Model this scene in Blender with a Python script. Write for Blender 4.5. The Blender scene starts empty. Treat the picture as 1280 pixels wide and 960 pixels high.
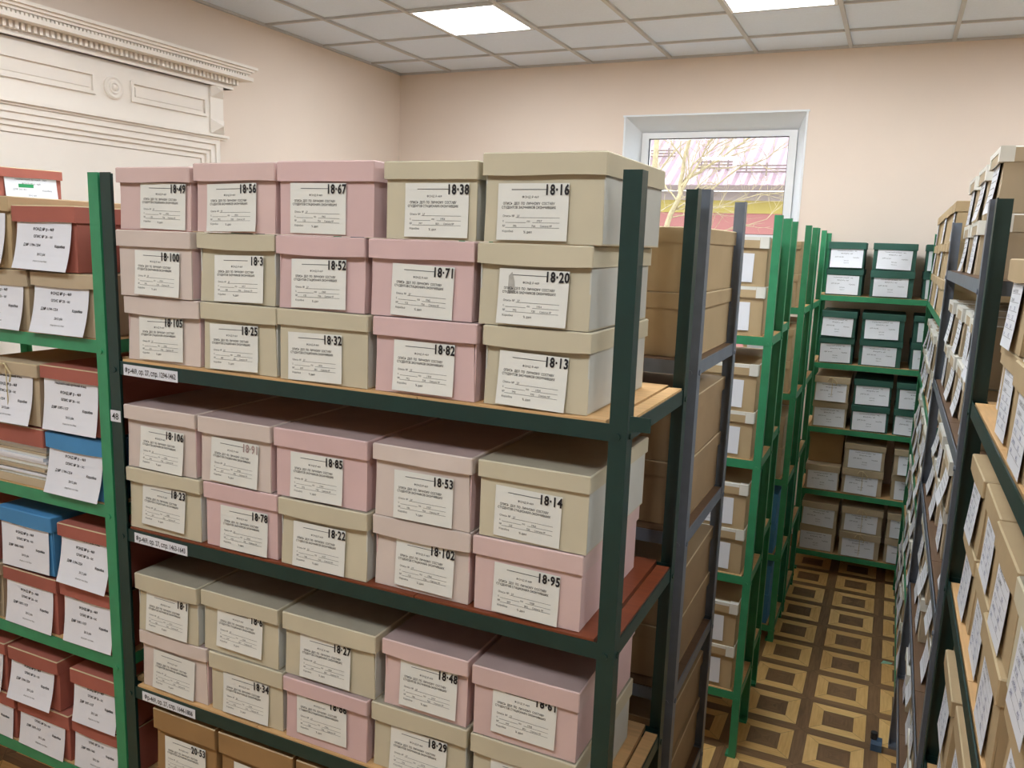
import bpy, bmesh, math, random
from mathutils import Vector, Matrix
rnd = random.Random(7)
S = bpy.context.scene
COL = S.collection

# ------------------------------------------------------------------ camera, world, exposure
cam_d = bpy.data.cameras.new('camera')
cam_d.sensor_width = 36.0
cam_d.lens = 1025.59 / 1280 * 36.0
cam_d.clip_start = 0.02
cam = bpy.data.objects.new('camera', cam_d)
COL.objects.link(cam)
RX = Vector((0.90608434, 0.42170555, 0.03428698))
RY = Vector((0.10241693, -0.13998176, -0.98484307))
RZ = Vector((-0.41051424, 0.89586245, -0.17002507))
M = Matrix((RX, -RY, -RZ)).transposed().to_4x4()
M.translation = Vector((3.9045, -6.0772, 2.1143))
cam.matrix_world = M
S.camera = cam

world = bpy.data.worlds.new('overcast_sky')
S.world = world
world.use_nodes = True
bgn = world.node_tree.nodes['Background']
bgn.inputs[0].default_value = (0.82, 0.92, 1.0, 1)
bgn.inputs[1].default_value = 2.5
LAMP_STRENGTH = 16.5
PANEL_COLOR = (0.90, 0.955, 1.0, 1)
S.view_settings.view_transform = 'Standard'
S.view_settings.look = 'None'
S.view_settings.gamma = 1
S.view_settings.exposure = 0.82
S.view_settings.use_curve_mapping = False


# ------------------------------------------------------------------ colour and material helpers
def lin(c):
    return tuple(((v / 255) / 12.92 if v / 255 <= 0.04045 else ((v / 255 + 0.055) / 1.055) ** 2.4) for v in c)


def newmat(name):
    m = bpy.data.materials.new(name)
    m.use_nodes = True
    nt = m.node_tree
    return m, nt, nt.nodes['Principled BSDF']


def mat(name, rgb, rough=0.7, noise=0.06, scale=14.0, metallic=0.0, spec=0.5, bump=0.0, rand=0.0, stretch=None):
    m, nt, b = newmat(name)
    N, L = nt.nodes, nt.links
    c = lin(rgb)
    b.inputs['Roughness'].default_value = rough
    b.inputs['Metallic'].default_value = metallic
    b.inputs['Specular IOR Level'].default_value = spec
    tc = N.new('ShaderNodeTexCoord')
    mp = N.new('ShaderNodeMapping')
    L.new(tc.outputs['Object'], mp.inputs['Vector'])
    if stretch:
        mp.inputs['Scale'].default_value = stretch
    oi = N.new('ShaderNodeObjectInfo')
    vm = N.new('ShaderNodeVectorMath')
    vm.operation = 'MULTIPLY_ADD'
    vm.inputs[1].default_value = (1, 1, 1)
    cb = N.new('ShaderNodeCombineXYZ')
    ml = N.new('ShaderNodeMath')
    ml.operation = 'MULTIPLY'
    ml.inputs[1].default_value = 37.0
    L.new(oi.outputs['Random'], ml.inputs[0])
    L.new(ml.outputs[0], cb.inputs[0])
    L.new(mp.outputs[0], vm.inputs[0])
    L.new(cb.outputs[0], vm.inputs[2])
    nz = N.new('ShaderNodeTexNoise')
    nz.inputs['Scale'].default_value = scale
    nz.inputs['Detail'].default_value = 5
    L.new(vm.outputs[0], nz.inputs['Vector'])
    rp = N.new('ShaderNodeValToRGB')
    e = rp.color_ramp.elements
    e[0].position, e[1].position = 0.3, 0.7
    e[0].color = tuple(v * (1 - noise) for v in c) + (1,)
    e[1].color = tuple(min(1, v * (1 + noise)) for v in c) + (1,)
    L.new(nz.outputs[0], rp.inputs[0])
    out = rp.outputs[0]
    if rand:
        hs = N.new('ShaderNodeHueSaturation')
        mr = N.new('ShaderNodeMapRange')
        mr.inputs['To Min'].default_value = 1 - rand
        mr.inputs['To Max'].default_value = 1 + rand
        L.new(oi.outputs['Random'], mr.inputs[0])
        L.new(mr.outputs[0], hs.inputs['Value'])
        L.new(out, hs.inputs['Color'])
        out = hs.outputs[0]
    L.new(out, b.inputs['Base Color'])
    if bump:
        bp = N.new('ShaderNodeBump')
        bp.inputs['Strength'].default_value = bump
        bp.inputs['Distance'].default_value = 0.002
        L.new(nz.outputs[0], bp.inputs['Height'])
        L.new(bp.outputs[0], b.inputs['Normal'])
    return m


MT = {
    'pink': mat('pink_card', (214, 186, 180), 0.75, 0.05, 6, rand=0.03),
    'rose': mat('rose_card', (213, 182, 179), 0.75, 0.05, 6, rand=0.03),
    'pale': mat('pale_pink_card', (212, 197, 187), 0.75, 0.05, 6, rand=0.03),
    'beige': mat('beige_card', (200, 191, 165), 0.75, 0.05, 6, rand=0.03),
    'brown': mat('brown_card', (164, 138, 104), 0.8, 0.07, 8, rand=0.04),
    'kraft': mat('kraft_card', (186, 162, 124), 0.8, 0.06, 8, rand=0.04),
    'ochre': mat('ochre_card', (156, 122, 78), 0.8, 0.07, 8, rand=0.04),
    'red': mat('terracotta_card', (164, 94, 80), 0.75, 0.08, 8, rand=0.06),
    'blue': mat('blue_card', (70, 136, 186), 0.7, 0.08, 8, rand=0.05),
    'green': mat('green_card', (46, 90, 78), 0.7, 0.08, 8, rand=0.05),
    'tan': mat('tan_card', (184, 166, 138), 0.8, 0.07, 8, rand=0.05),
    'liner': mat('raw_card_edge', (196, 176, 140), 0.85, 0.06, 20),
    'side': mat('daylit_beige_card', (198, 198, 190), 0.75, 0.05, 6, rand=0.03),  # side walls of beige boxes, window light put into the colour
    'greypink': mat('greyer_pink_card', (166, 144, 140), 0.9, 0.10, 9, rand=0.03),  # greyer, darker tone for the lid tops
    'greybeige': mat('greyer_beige_card', (158, 150, 132), 0.9, 0.10, 9, rand=0.03),
    'tape': mat('white_tape', (228, 226, 216), 0.6, 0.04, 20),
    'paper': mat('label_paper', (228, 228, 220), 0.7, 0.025, 12, rand=0.03),
    'white': mat('white_paper', (228, 230, 236), 0.7, 0.02, 12, rand=0.03),
    'ink': mat('black_ink', (26, 24, 28), 0.6, 0.0),
    'grey_ink': mat('printed_grey_ink', (88, 88, 90), 0.7, 0.0),
    'blue_ink': mat('blue_ink', (60, 70, 130), 0.7, 0.0),
    'faint_ink': mat('faded_stamp_ink', (170, 150, 145), 0.7, 0.0),
    'smudge': mat('grey_dust_smudge', (176, 174, 166), 0.8, 0.12, 60),
    'stamp': mat('green_stamp', (40, 150, 90), 0.7, 0.0),
    'string': mat('hemp_string', (206, 190, 150), 0.9, 0.1, 60),
    'darkgreen': mat('dark_green_paint', (22, 54, 50), 0.38, 0.12, 18, bump=0.1),
    'lightgreen': mat('light_green_paint', (54, 142, 98), 0.4, 0.1, 18, bump=0.1),
    'grey': mat('slate_grey_paint', (108, 116, 128), 0.38, 0.1, 18, bump=0.1),
    'board': mat('light_wood_board', (214, 172, 120), 0.55, 0.12, 6, stretch=(1, 14, 14)),
    'redboard': mat('red_brown_board', (126, 64, 38), 0.4, 0.14, 6, stretch=(1, 14, 14)),
    'darkboard': mat('dark_brown_board', (104, 78, 56), 0.5, 0.14, 6, stretch=(1, 14, 14)),
    'roofshade': mat('shaded_roof_rib', (150, 122, 130), 0.5, 0.06, 3),  # roof colour darkened to paint shade on the ribs
    'steel': mat('bare_steel_bolt', (190, 190, 190), 0.35, 0.05, metallic=0.8),
    'wall': mat('cream_wall_paint', (233, 217, 203), 0.9, 0.015, 2.0),
    'plaster': mat('white_plaster_moulding', (243, 235, 226), 0.8, 0.02, 4.0),
    'tile': mat('ceiling_tile', (226, 237, 252), 0.9, 0.02, 90, bump=0.15),
    'tbar': mat('ceiling_grid_metal', (196, 196, 196), 0.6, 0.02),
    'upvc': mat('white_plastic_frame', (238, 240, 242), 0.35, 0.01),
    'reveal': mat('white_window_reveal', (232, 236, 240), 0.6, 0.01),
    'gasket': mat('black_gasket', (24, 24, 26), 0.7, 0.0),
    'bark': mat('pale_bark', (172, 156, 122), 0.9, 0.2, 20),
    'roof': mat('red_metal_roof', (172, 146, 152), 0.5, 0.06, 3),
    'yellow': mat('yellow_render', (184, 164, 92), 0.9, 0.04, 3),
    'creamwall': mat('pale_render', (180, 166, 160), 0.9, 0.04, 3),
    'redwall': mat('red_render', (176, 116, 110), 0.9, 0.04, 3),
    'gutter': mat('brown_gutter', (122, 104, 98), 0.6, 0.04, 3),
    'ground': mat('grey_yard', (120, 116, 108), 0.95, 0.1, 1.0),
    'scrap': mat('pale_green_paper', (150, 200, 170), 0.7, 0.02),
    'caster': mat('dark_rubber', (40, 42, 46), 0.6, 0.05),
    'bluebox': mat('blue_plastic', (60, 90, 120), 0.5, 0.05),
    'skirting': mat('brown_skirting', (140, 100, 70), 0.6, 0.1, 8),
}


def emat(name, col, st):
    m, nt, b = newmat(name)
    b.inputs['Base Color'].default_value = (0.8, 0.8, 0.8, 1)
    b.inputs['Emission Color'].default_value = col
    b.inputs['Emission Strength'].default_value = st
    return m


MT['lamp'] = emat('led_diffuser', PANEL_COLOR, LAMP_STRENGTH)


def glass_mat():
    m, nt, b = newmat('window_glass')
    N, L = nt.nodes, nt.links
    N.remove(b)
    out = N['Material Output']
    tr = N.new('ShaderNodeBsdfTransparent')
    gl = N.new('ShaderNodeBsdfGlossy')
    gl.inputs['Roughness'].default_value = 0.01
    mx = N.new('ShaderNodeMixShader')
    fr = N.new('ShaderNodeFresnel')
    fr.inputs[0].default_value = 1.5
    L.new(fr.outputs[0], mx.inputs[0])
    L.new(tr.outputs[0], mx.inputs[1])
    L.new(gl.outputs[0], mx.inputs[2])
    L.new(mx.outputs[0], out.inputs[0])
    return m


MT['glass'] = glass_mat()


def parquet_mat():
    m, nt, b = newmat('parquet')
    N, L = nt.nodes, nt.links

    def mth(op, a, c=None, d=None):
        n = N.new('ShaderNodeMath')
        n.operation = op
        for i, v in enumerate((a, c, d)):
            if v is None:
                continue
            if isinstance(v, (int, float)):
                n.inputs[i].default_value = v
            else:
                L.new(v, n.inputs[i])
        return n.outputs[0]
    tc = N.new('ShaderNodeTexCoord')
    sp = N.new('ShaderNodeSeparateXYZ')
    L.new(tc.outputs['Object'], sp.inputs[0])
    P, X0, Y0 = 0.29, 3.7275, -2.143           # pitch and centre of a dark strip crossing
    u = mth('DIVIDE', mth('SUBTRACT', sp.outputs[0], X0 + P / 2), P)
    v = mth('DIVIDE', mth('SUBTRACT', sp.outputs[1], Y0 + P / 2), P)
    cu, cv = mth('ROUND', u), mth('ROUND', v)
    du, dv = mth('SUBTRACT', u, cu), mth('SUBTRACT', v, cv)      # -.5 .. .5 inside a cell
    au, av = mth('ABSOLUTE', du), mth('ABSOLUTE', dv)
    mxd = mth('MAXIMUM', au, av)
    frame = mth('MULTIPLY', mth('LESS_THAN', mxd, 0.408), mth('GREATER_THAN', mxd, 0.222))
    # which wood direction: frame staves run along the square's edge
    alongx = mth('GREATER_THAN', av, au)
    # grain
    def grain(sx, sy):
        mp = N.new('ShaderNodeMapping')
        mp.inputs['Scale'].default_value = (sx, sy, 1)
        L.new(tc.outputs['Object'], mp.inputs[0])
        g = N.new('ShaderNodeTexNoise')
        g.inputs['Scale'].default_value = 1.0
        g.inputs['Detail'].default_value = 6
        L.new(mp.outputs[0], g.inputs[0])
        return g.outputs[0]
    gx, gy = grain(9, 110), grain(110, 9)
    g = N.new('ShaderNodeMix')
    L.new(alongx, g.inputs[0])
    L.new(gy, g.inputs[2])
    L.new(gx, g.inputs[3])
    # tone per cell
    cmb = N.new('ShaderNodeCombineXYZ')
    L.new(cu, cmb.inputs[0])
    L.new(cv, cmb.inputs[1])
    L.new(mth('ADD', frame, mth('MULTIPLY', alongx, 2.0)), cmb.inputs[2])
    wn = N.new('ShaderNodeTexWhiteNoise')
    L.new(cmb.outputs[0], wn.inputs[0])
    tone = mth('ADD', mth('MULTIPLY', wn.outputs[0], 0.30), mth('MULTIPLY', g.outputs[0], 0.8))

    def ramp(c0, c1):
        r = N.new('ShaderNodeValToRGB')
        r.color_ramp.elements[0].position = 0.25
        r.color_ramp.elements[1].position = 0.85
        r.color_ramp.elements[0].color = lin(c0) + (1,)
        r.color_ramp.elements[1].color = lin(c1) + (1,)
        L.new(tone, r.inputs[0])
        return r.outputs[0]
    light = ramp((208, 162, 94), (238, 200, 132))
    dark = ramp((106, 78, 52), (150, 116, 80))
    mx = N.new('ShaderNodeMix')
    mx.data_type = 'RGBA'
    L.new(frame, mx.inputs[0])
    L.new(dark, mx.inputs[6])
    L.new(light, mx.inputs[7])
    # dark joints: square edges and mitres
    def near(val, at, w):
        return mth('LESS_THAN', mth('ABSOLUTE', mth('SUBTRACT', val, at)), w)
    j = mth('MAXIMUM', near(mxd, 0.408, 0.004), near(mxd, 0.222, 0.004))
    mit = mth('MULTIPLY', near(au, av, 0.004), mth('GREATER_THAN', mxd, 0.222))
    dg = mth('MULTIPLY', near(du, dv, 0.003), mth('LESS_THAN', mxd, 0.222))
    j = mth('MAXIMUM', j, mth('MAXIMUM', mit, mth('MULTIPLY', dg, 0.5)))
    mj = N.new('ShaderNodeMix')
    mj.data_type = 'RGBA'
    L.new(mth('MULTIPLY', j, 0.65), mj.inputs[0])
    L.new(mx.outputs[2], mj.inputs[6])
    mj.inputs[7].default_value = lin((60, 40, 26)) + (1,)
    L.new(mj.outputs[2], b.inputs['Base Color'])
    b.inputs['Roughness'].default_value = 0.38
    bp = N.new('ShaderNodeBump')
    bp.inputs['Strength'].default_value = 0.08
    bp.inputs['Distance'].default_value = 0.002
    L.new(g.outputs[0], bp.inputs['Height'])
    L.new(bp.outputs[0], b.inputs['Normal'])
    return m


MT['parquet'] = parquet_mat()


# ------------------------------------------------------------------ object helpers
def tag(o, label=None, cat=None, group=None, kind=None):
    if label:
        o['label'] = label
    if cat:
        o['category'] = cat
    if group:
        o['group'] = group
    if kind:
        o['kind'] = kind
    return o


def link(name, data, parent=None, loc=None):
    o = bpy.data.objects.new(name, data)
    COL.objects.link(o)
    if parent:
        o.parent = parent
    if loc:
        o.location = loc
    return o


class MB:
    """collects faces, then builds ONE mesh"""
    def __init__(s):
        s.v, s.f, s.m, s.mats = [], [], [], []

    def mi(s, m):
        if m not in s.mats:
            s.mats.append(m)
        return s.mats.index(m)

    def add(s, vs, fs, m):
        k = len(s.v)
        s.v += [tuple(p) for p in vs]
        i = s.mi(m)
        for f in fs:
            s.f.append([k + a for a in f])
            s.m.append(i)

    def hexa(s, p, m):
        """p: 8 corners, bottom ring then top ring (counter-clockwise from above)"""
        s.add(p, [(3, 2, 1, 0), (4, 5, 6, 7), (0, 1, 5, 4), (1, 2, 6, 5), (2, 3, 7, 6), (3, 0, 4, 7)], m)

    def box(s, x0, x1, y0, y1, z0, z1, m):
        s.hexa([(x0, y0, z0), (x1, y0, z0), (x1, y1, z0), (x0, y1, z0),
                (x0, y0, z1), (x1, y0, z1), (x1, y1, z1), (x0, y1, z1)], m)

    def prism(s, pts, axis, a, b, m):
        """closed outline pts in the plane across `axis`, swept from a to b"""
        def P(p, t):
            return {'x': (t, p[0], p[1]), 'y': (p[0], t, p[1]), 'z': (p[0], p[1], t)}[axis]
        n = len(pts)
        vs = [P(p, a) for p in pts] + [P(p, b) for p in pts]
        fs = [tuple(range(n)), tuple(range(2 * n - 1, n - 1, -1))]
        fs += [(i, i + n, (i + 1) % n + n, (i + 1) % n) for i in range(n)]
        s.add(vs, fs, m)

    def cyl(s, c, axis, r, h, m, n=10, r2=None):
        r2 = r if r2 is None else r2
        vs = []
        for t, rr in ((0, r), (h, r2)):
            for i in range(n):
                a = 2 * math.pi * i / n
                q = (rr * math.cos(a), rr * math.sin(a))
                d = {'x': (t, q[0], q[1]), 'y': (q[0], t, q[1]), 'z': (q[0], q[1], t)}[axis]
                vs.append((c[0] + d[0], c[1] + d[1], c[2] + d[2]))
        fs = [tuple(range(n)), tuple(range(2 * n - 1, n - 1, -1))]
        fs += [(i, i + n, (i + 1) % n + n, (i + 1) % n) for i in range(n)]
        s.add(vs, fs, m)

    def tube(s, pts, r, m, n=6):
        ring = []
        for i, p in enumerate(pts):
            p = Vector(p)
            a = Vector(pts[max(0, i - 1)])
            b = Vector(pts[min(len(pts) - 1, i + 1)])
            t = (b - a).normalized()
            up = Vector((0, 0, 1)) if abs(t.z) < 0.9 else Vector((1, 0, 0))
            e1 = t.cross(up).normalized()
            e2 = t.cross(e1)
            rr = r[i] if isinstance(r, (list, tuple)) else r
            ring.append([p + e1 * rr * math.cos(2 * math.pi * k / n) + e2 * rr * math.sin(2 * math.pi * k / n) for k in range(n)])
        vs = [q for g in ring for q in g]
        fs = []
        for i in range(len(pts) - 1):
            for k in range(n):
                a, b = i * n + k, i * n + (k + 1) % n
                fs.append((a, b, b + n, a + n))
        fs += [tuple(range(n)), tuple(range(len(vs) - 1, len(vs) - n - 1, -1))]
        s.add(vs, fs, m)

    def mesh(s, name, fix=True):
        me = bpy.data.meshes.new(name)
        me.from_pydata(s.v, [], s.f)
        for m in s.mats:
            me.materials.append(MT[m])
        me.polygons.foreach_set('material_index', s.m)
        if fix:
            bm = bmesh.new()
            bm.from_mesh(me)
            bmesh.ops.recalc_face_normals(bm, faces=bm.faces)
            bm.to_mesh(me)
            bm.free()
        me.update()
        return me

    def build(s, name, parent=None, loc=None, fix=True):
        return link(name, s.mesh(name, fix), parent, loc)


def struct(name, mb, label=None):
    o = mb.build(name)
    o['kind'] = 'structure'
    if label:
        o['label'] = label
    return o


# ------------------------------------------------------------------ room shell
XR, YN, H = 6.6, -9.0, 3.45
b = MB(); b.box(-0.3, XR + 0.3, YN - 0.3, 0.3, -0.12, 0, 'parquet'); struct('floor', b, 'parquet floor of framed squares')
b = MB(); b.box(-0.25, 0, YN - 0.25, 0.25, 0, H + 0.3, 'wall'); struct('wall_left', b, 'plain cream left wall')
b = MB(); b.box(XR, XR + 0.25, YN - 0.25, 0.25, 0, H + 0.3, 'wall'); struct('wall_right', b, 'plain cream right wall')
b = MB(); b.box(-0.25, XR + 0.25, YN - 0.25, YN, 0, H + 0.3, 'wall'); struct('wall_near', b, 'plain cream wall behind the viewer')
# back wall with a splayed window opening
WX0, WX1, WZ0, WZ1 = 1.975, 3.245, 0.92, 3.055
FX0, FX1, FZ0, FZ1, FY = 2.045, 3.175, 1.0, 2.966, 0.20
b = MB()
b.box(0, WX0, 0, 0.36, 0, H + 0.3, 'wall')
b.box(WX1, XR, 0, 0.36, 0, H + 0.3, 'wall')
b.box(WX0, WX1, 0, 0.36, 0, WZ0, 'wall')
b.box(WX0, WX1, 0, 0.36, WZ1, H + 0.3, 'wall')
struct('wall_back', b, 'cream back wall with the window')
b = MB()
for q in ([(WX0, 0.001, WZ0), (FX0, FY + 0.02, FZ0), (FX0, FY + 0.02, FZ1), (WX0, 0.001, WZ1)],
          [(WX1, 0.001, WZ0), (FX1, FY + 0.02, FZ0), (FX1, FY + 0.02, FZ1), (WX1, 0.001, WZ1)],
          [(WX0, 0.001, WZ1), (FX0, FY + 0.02, FZ1), (FX1, FY + 0.02, FZ1), (WX1, 0.001, WZ1)],
          [(WX0, 0.001, WZ0), (FX0, FY + 0.02, FZ0), (FX1, FY + 0.02, FZ0), (WX1, 0.001, WZ0)]):
    c = Vector(((WX0 + WX1) / 2, 0.1, (WZ0 + WZ1) / 2))
    out = []
    for p in q:                                   # give the lining some thickness away from the opening
        p = Vector(p)
        out.append(p)
    n = (out[1] - out[0]).cross(out[2] - out[0]).normalized()
    if n.dot(out[0] - c) < 0:
        n = -n
    b.hexa([out[0], out[1], out[2], out[3]] + [p + n * 0.012 for p in out], 'reveal')
b.box(WX0 - 0.02, WX1 + 0.02, -0.012, 0.0, WZ1, WZ1 + 0.012, 'reveal')
b.box(WX0 - 0.012, WX0, -0.010, 0.0, WZ0, WZ1 + 0.012, 'reveal')
b.box(WX1, WX1 + 0.012, -0.010, 0.0, WZ0, WZ1 + 0.012, 'reveal')
struct('trim_1', b, 'white splayed window reveal')
b = MB(); b.box(WX0 - 0.05, WX1 + 0.05, -0.16, 0.22, WZ0 - 0.035, WZ0, 'upvc'); struct('trim_2', b, 'white window sill board')
# window: frame, transom and panes
win = link('window_1', None, None, ((FX0 + FX1) / 2, FY, FZ0))
tag(win, 'white plastic framed window', None, None, 'structure')
win.empty_display_size = 0.1


def rel(o):
    return Vector(o.location)


def sub(mb, name, root):
    me = mb.mesh(name)
    me.transform(Matrix.Translation(-Vector(root.location)))
    return link(name, me, root)


b = MB()
fw = 0.055
TZ = 2.20                                         # transom height
b.box(FX0, FX0 + fw, FY, FY + 0.07, FZ0, FZ1, 'upvc')
b.box(FX1 - fw, FX1, FY, FY + 0.07, FZ0, FZ1, 'upvc')
b.box(FX0 + fw, FX1 - fw, FY, FY + 0.07, FZ1 - 0.042, FZ1, 'upvc')
b.box(FX0 + fw, FX1 - fw, FY, FY + 0.07, FZ0, FZ0 + fw, 'upvc')
b.box(FX0 + fw, FX1 - fw, FY, FY + 0.07, TZ - 0.03, TZ + 0.03, 'upvc')
sub(b, 'window_frame', win)
b = MB()
for z0, z1 in ((FZ0 + fw, TZ - 0.03), (TZ + 0.03, FZ1 - 0.042)):
    for r in ((FX0 + fw, FX0 + fw + 0.006, z0, z1), (FX1 - fw - 0.004, FX1 - fw, z0, z1),
              (FX0 + fw, FX1 - fw, z1 - 0.005, z1), (FX0 + fw, FX1 - fw, z0, z0 + 0.004)):
        b.box(r[0], r[1], FY + 0.012, FY + 0.022, r[2], r[3], 'gasket')
sub(b, 'gasket', win)
for z0, z1 in ((TZ + 0.03, FZ1 - 0.042), (FZ0 + fw, TZ - 0.03)):
    b = MB(); b.add([(FX0 + fw, FY + 0.03, z0), (FX1 - fw, FY + 0.03, z0), (FX1 - fw, FY + 0.03, z1), (FX0 + fw, FY + 0.03, z1)], [(0, 1, 2, 3)], 'glass')
    sub(b, 'pane', win)

# suspended ceiling: 0.6 m tiles and the grid between them
T, CX, CY = 0.6, 0.4835, -0.438
b = MB(); b.box(0, XR, YN, 0, H + 0.012, H + 0.03, 'tile'); struct('ceiling', b, 'grey suspended ceiling tiles')
b = MB()
x = CX
while x < XR:
    b.box(x - 0.012, x + 0.012, YN, 0, H - 0.002, H + 0.014, 'tbar'); x += T
y = CY
while y > YN:
    b.box(0, XR, y - 0.009, y + 0.009, H - 0.001, H + 0.014, 'tbar'); y -= T
b.box(0, 0.02, YN, 0, H - 0.003, H + 0.014, 'tbar')
b.box(0, XR, -0.02, 0, H - 0.003, H + 0.014, 'tbar')
struct('trim_3', b, 'metal grid of the suspended ceiling')


def ceiling_light(x, y, label):
    r = link('ceiling_light', None, None, (x, y, H))
    r.empty_display_size = 0.1
    tag(r, label, 'ceiling light', 'square lamps in the ceiling grid')
    b = MB()
    for a in ((-.285, .285, -.285, -.268), (-.285, .285, .268, .285), (-.285, -.268, -.268, .268), (.268, .285, -.268, .268)):
        b.box(a[0], a[1], a[2], a[3], -0.004, 0.010, 'upvc')
    b.build('frame', r)
    b = MB(); b.box(-.268, .268, -.268, .268, 0.001, 0.009, 'lamp'); b.build('diffuser', r)


ceiling_light(1.3835, -1.338, 'square lit ceiling lamp left of the window, above the pink and beige boxes')
ceiling_light(3.1835, -1.338, 'square lit ceiling lamp cut by the top edge, above the window')
for xx in (1.3835, 3.1835, 4.9835):
    for yy in (-1.338, -3.738, -6.138):
        if (xx, yy) not in ((1.3835, -1.338), (3.1835, -1.338)):
            col = {1.3835: 'left', 3.1835: 'middle', 4.9835: 'right'}[xx]
            row = {-1.338: 'row nearest the window wall', -3.738: 'middle row', -6.138: 'row behind the viewer'}[yy]
            ceiling_light(xx, yy, 'square lit ceiling lamp, %s one of the %s' % (col, row))

# ornate white surround on the left wall: cornice, dentils, frieze, architrave
YC = -2.847
tr = link('trim_4', None, None, (0, YC, 2.5))
tr.empty_display_size = 0.1
tag(tr, 'ornate white plaster door surround with dentilled cornice', None, None, 'structure')
yh = 0.955                                        # half length of the cornice at its lip
b = MB()
prof = [(0, 3.135), (0.165, 3.135), (0.165, 3.118), (0.155, 3.112), (0.145, 3.095), (0.125, 3.085), (0.12, 3.075), (0.12, 3.055), (0.0, 3.055)]
for (p0, p1, e) in ((3.128, 3.112, .17), (3.112, 3.098, .155), (3.098, 3.085, .14), (3.066, 3.045, .15)):
    b.box(0, e, YC - yh - e + .165, YC + yh + e - .165, p1, p0, 'plaster')
b.box(0, .118, YC - yh + .03, YC + yh - .03, 3.060, 3.09, 'plaster')
b.box(0, .055, YC - .85, YC + .85, 2.985, 3.045, 'plaster')
b.box(0, .066, YC - .855, YC + .855, 2.985, 2.999, 'plaster')
sub(b, 'cornice', tr)
b = MB()
n = 58
for i in range(n):
    y = YC - .86 + 1.72 * i / (n - 1)
    b.box(.05, .095, y - .008, y + .008, 3.012, 3.046, 'plaster')
sub(b, 'dentils', tr)
b = MB()
n = 84
for i in range(n):                                 # small leaf band under the lip
    y = YC - .90 + 1.80 * i / (n - 1)
    b.box(.115, .128, y - .006, y + .006, 3.070, 3.084, 'plaster')
sub(b, 'leaf_band', tr)
b = MB()
b.box(0, .03, YC - .79, YC + .79, 2.70, 2.99, 'plaster')
for s in (-1, 1):                                  # raised frames of the two long panels
    ya, yb = sorted((YC + s * .112, YC + s * .655))
    for r in ((ya, yb, 2.892, 2.908), (ya, yb, 2.798, 2.814), (ya, ya + .016, 2.814, 2.892), (yb - .016, yb, 2.814, 2.892)):
        b.box(.03, .044, r[0], r[1], r[2], r[3], 'plaster')
    b.box(.03, .036, ya + .03, yb - .03, 2.828, 2.878, 'plaster')
sub(b, 'frieze', tr)
for s in (-1, 1):
    b = MB()
    for z0, z1 in ((2.92, 3.0), (2.71, 2.79)):     # little pyramid blocks
        ya, yb = sorted((YC + s * .685, YC + s * .79))
        ym, zm = (ya + yb) / 2, (z0 + z1) / 2
        b.box(.03, .045, ya, yb, z0, z1, 'plaster')
        b.add([(.045, ya, z0), (.045, yb, z0), (.045, yb, z1), (.045, ya, z1), (.09, ym, zm)],
              [(0, 1, 4), (1, 2, 4), (2, 3, 4), (3, 0, 4)], 'plaster')
    b.box(.03, .04, ya, yb, 2.79, 2.92, 'plaster')
    sub(b, 'corner_block', tr)
b = MB()
vs, fs = [], []
rp = [(.058, .03), (.058, .042), (.050, .050), (.042, .044), (.034, .044), (.030, .052), (.024, .052), (.018, .044), (.012, .056), (.0, .062)]
n = 28
for r, h in rp:
    for k in range(n):
        a = 2 * math.pi * k / n
        vs.append((h, YC + r * math.cos(a), 2.850 + r * math.sin(a)))
for i in range(len(rp) - 1):
    for k in range(n):
        fs.append((i * n + k, i * n + (k + 1) % n, (i + 1) * n + (k + 1) % n, (i + 1) * n + k))
b.add(vs, fs, 'plaster')
sub(b, 'rosette', tr)
b = MB()
b.box(0, .075, YC - .80, YC + .80, 2.684, 2.700, 'plaster')
b.box(0, .060, YC - .785, YC + .785, 2.672, 2.684, 'plaster')
for (e, w0, w1) in ((.05, .745, .715), (.040, .715, .68), (.028, .68, .655), (.016, .655, .625)):
    b.box(0, e, YC - w0, YC + w0, 2.672 - (.745 - w1), 2.672 - (.745 - w0), 'plaster')
    for s in (-1, 1):
        ya, yb = sorted((YC + s * w1, YC + s * w0))
        b.box(0, e, ya, yb, 0, 2.672 - (.745 - w1), 'plaster')
sub(b, 'architrave', tr)
dr = link('door_1', None, None, (0, YC, 0)); dr.empty_display_size = 0.1
tag(dr, 'white closed door leaf inside the surround', None, None, 'structure')
b = MB(); b.box(0.0, .008, YC - .624, YC + .624, 0.005, 2.55, 'plaster'); sub(b, 'door_leaf', dr)
b = MB()
b.box(0, .016, -2.03, -.02, 0, .09, 'skirting'); b.box(0, .016, YN + .02, -3.66, 0, .09, 'skirting')
struct('baseboard_left', b)
b = MB(); b.box(.02, XR - .02, -.016, 0, 0, .09, 'skirting'); struct('baseboard_back', b)


# ------------------------------------------------------------------ text as flat mesh
_txt = {}


def text_polys(s, size, align='LEFT', bold=0.0, sx=1.0, space=1.0):
    key = (s, size, align, bold, sx, space)
    if key in _txt:
        return _txt[key]
    cu = bpy.data.curves.new('t', 'FONT')
    cu.body = s
    cu.size = size
    cu.align_x = align
    cu.offset = bold
    cu.space_character = space
    cu.resolution_u = 2
    cu.dimensions = '2D'
    cu.fill_mode = 'FRONT'
    ob = bpy.data.objects.new('t', cu)
    me = ob.to_mesh()
    vs = [(v.co.x * sx, v.co.y) for v in me.vertices]
    fs = [tuple(p.vertices) for p in me.polygons]
    ob.to_mesh_clear()
    bpy.data.objects.remove(ob)
    bpy.data.curves.remove(cu)
    _txt[key] = (vs, fs)
    return vs, fs


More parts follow.
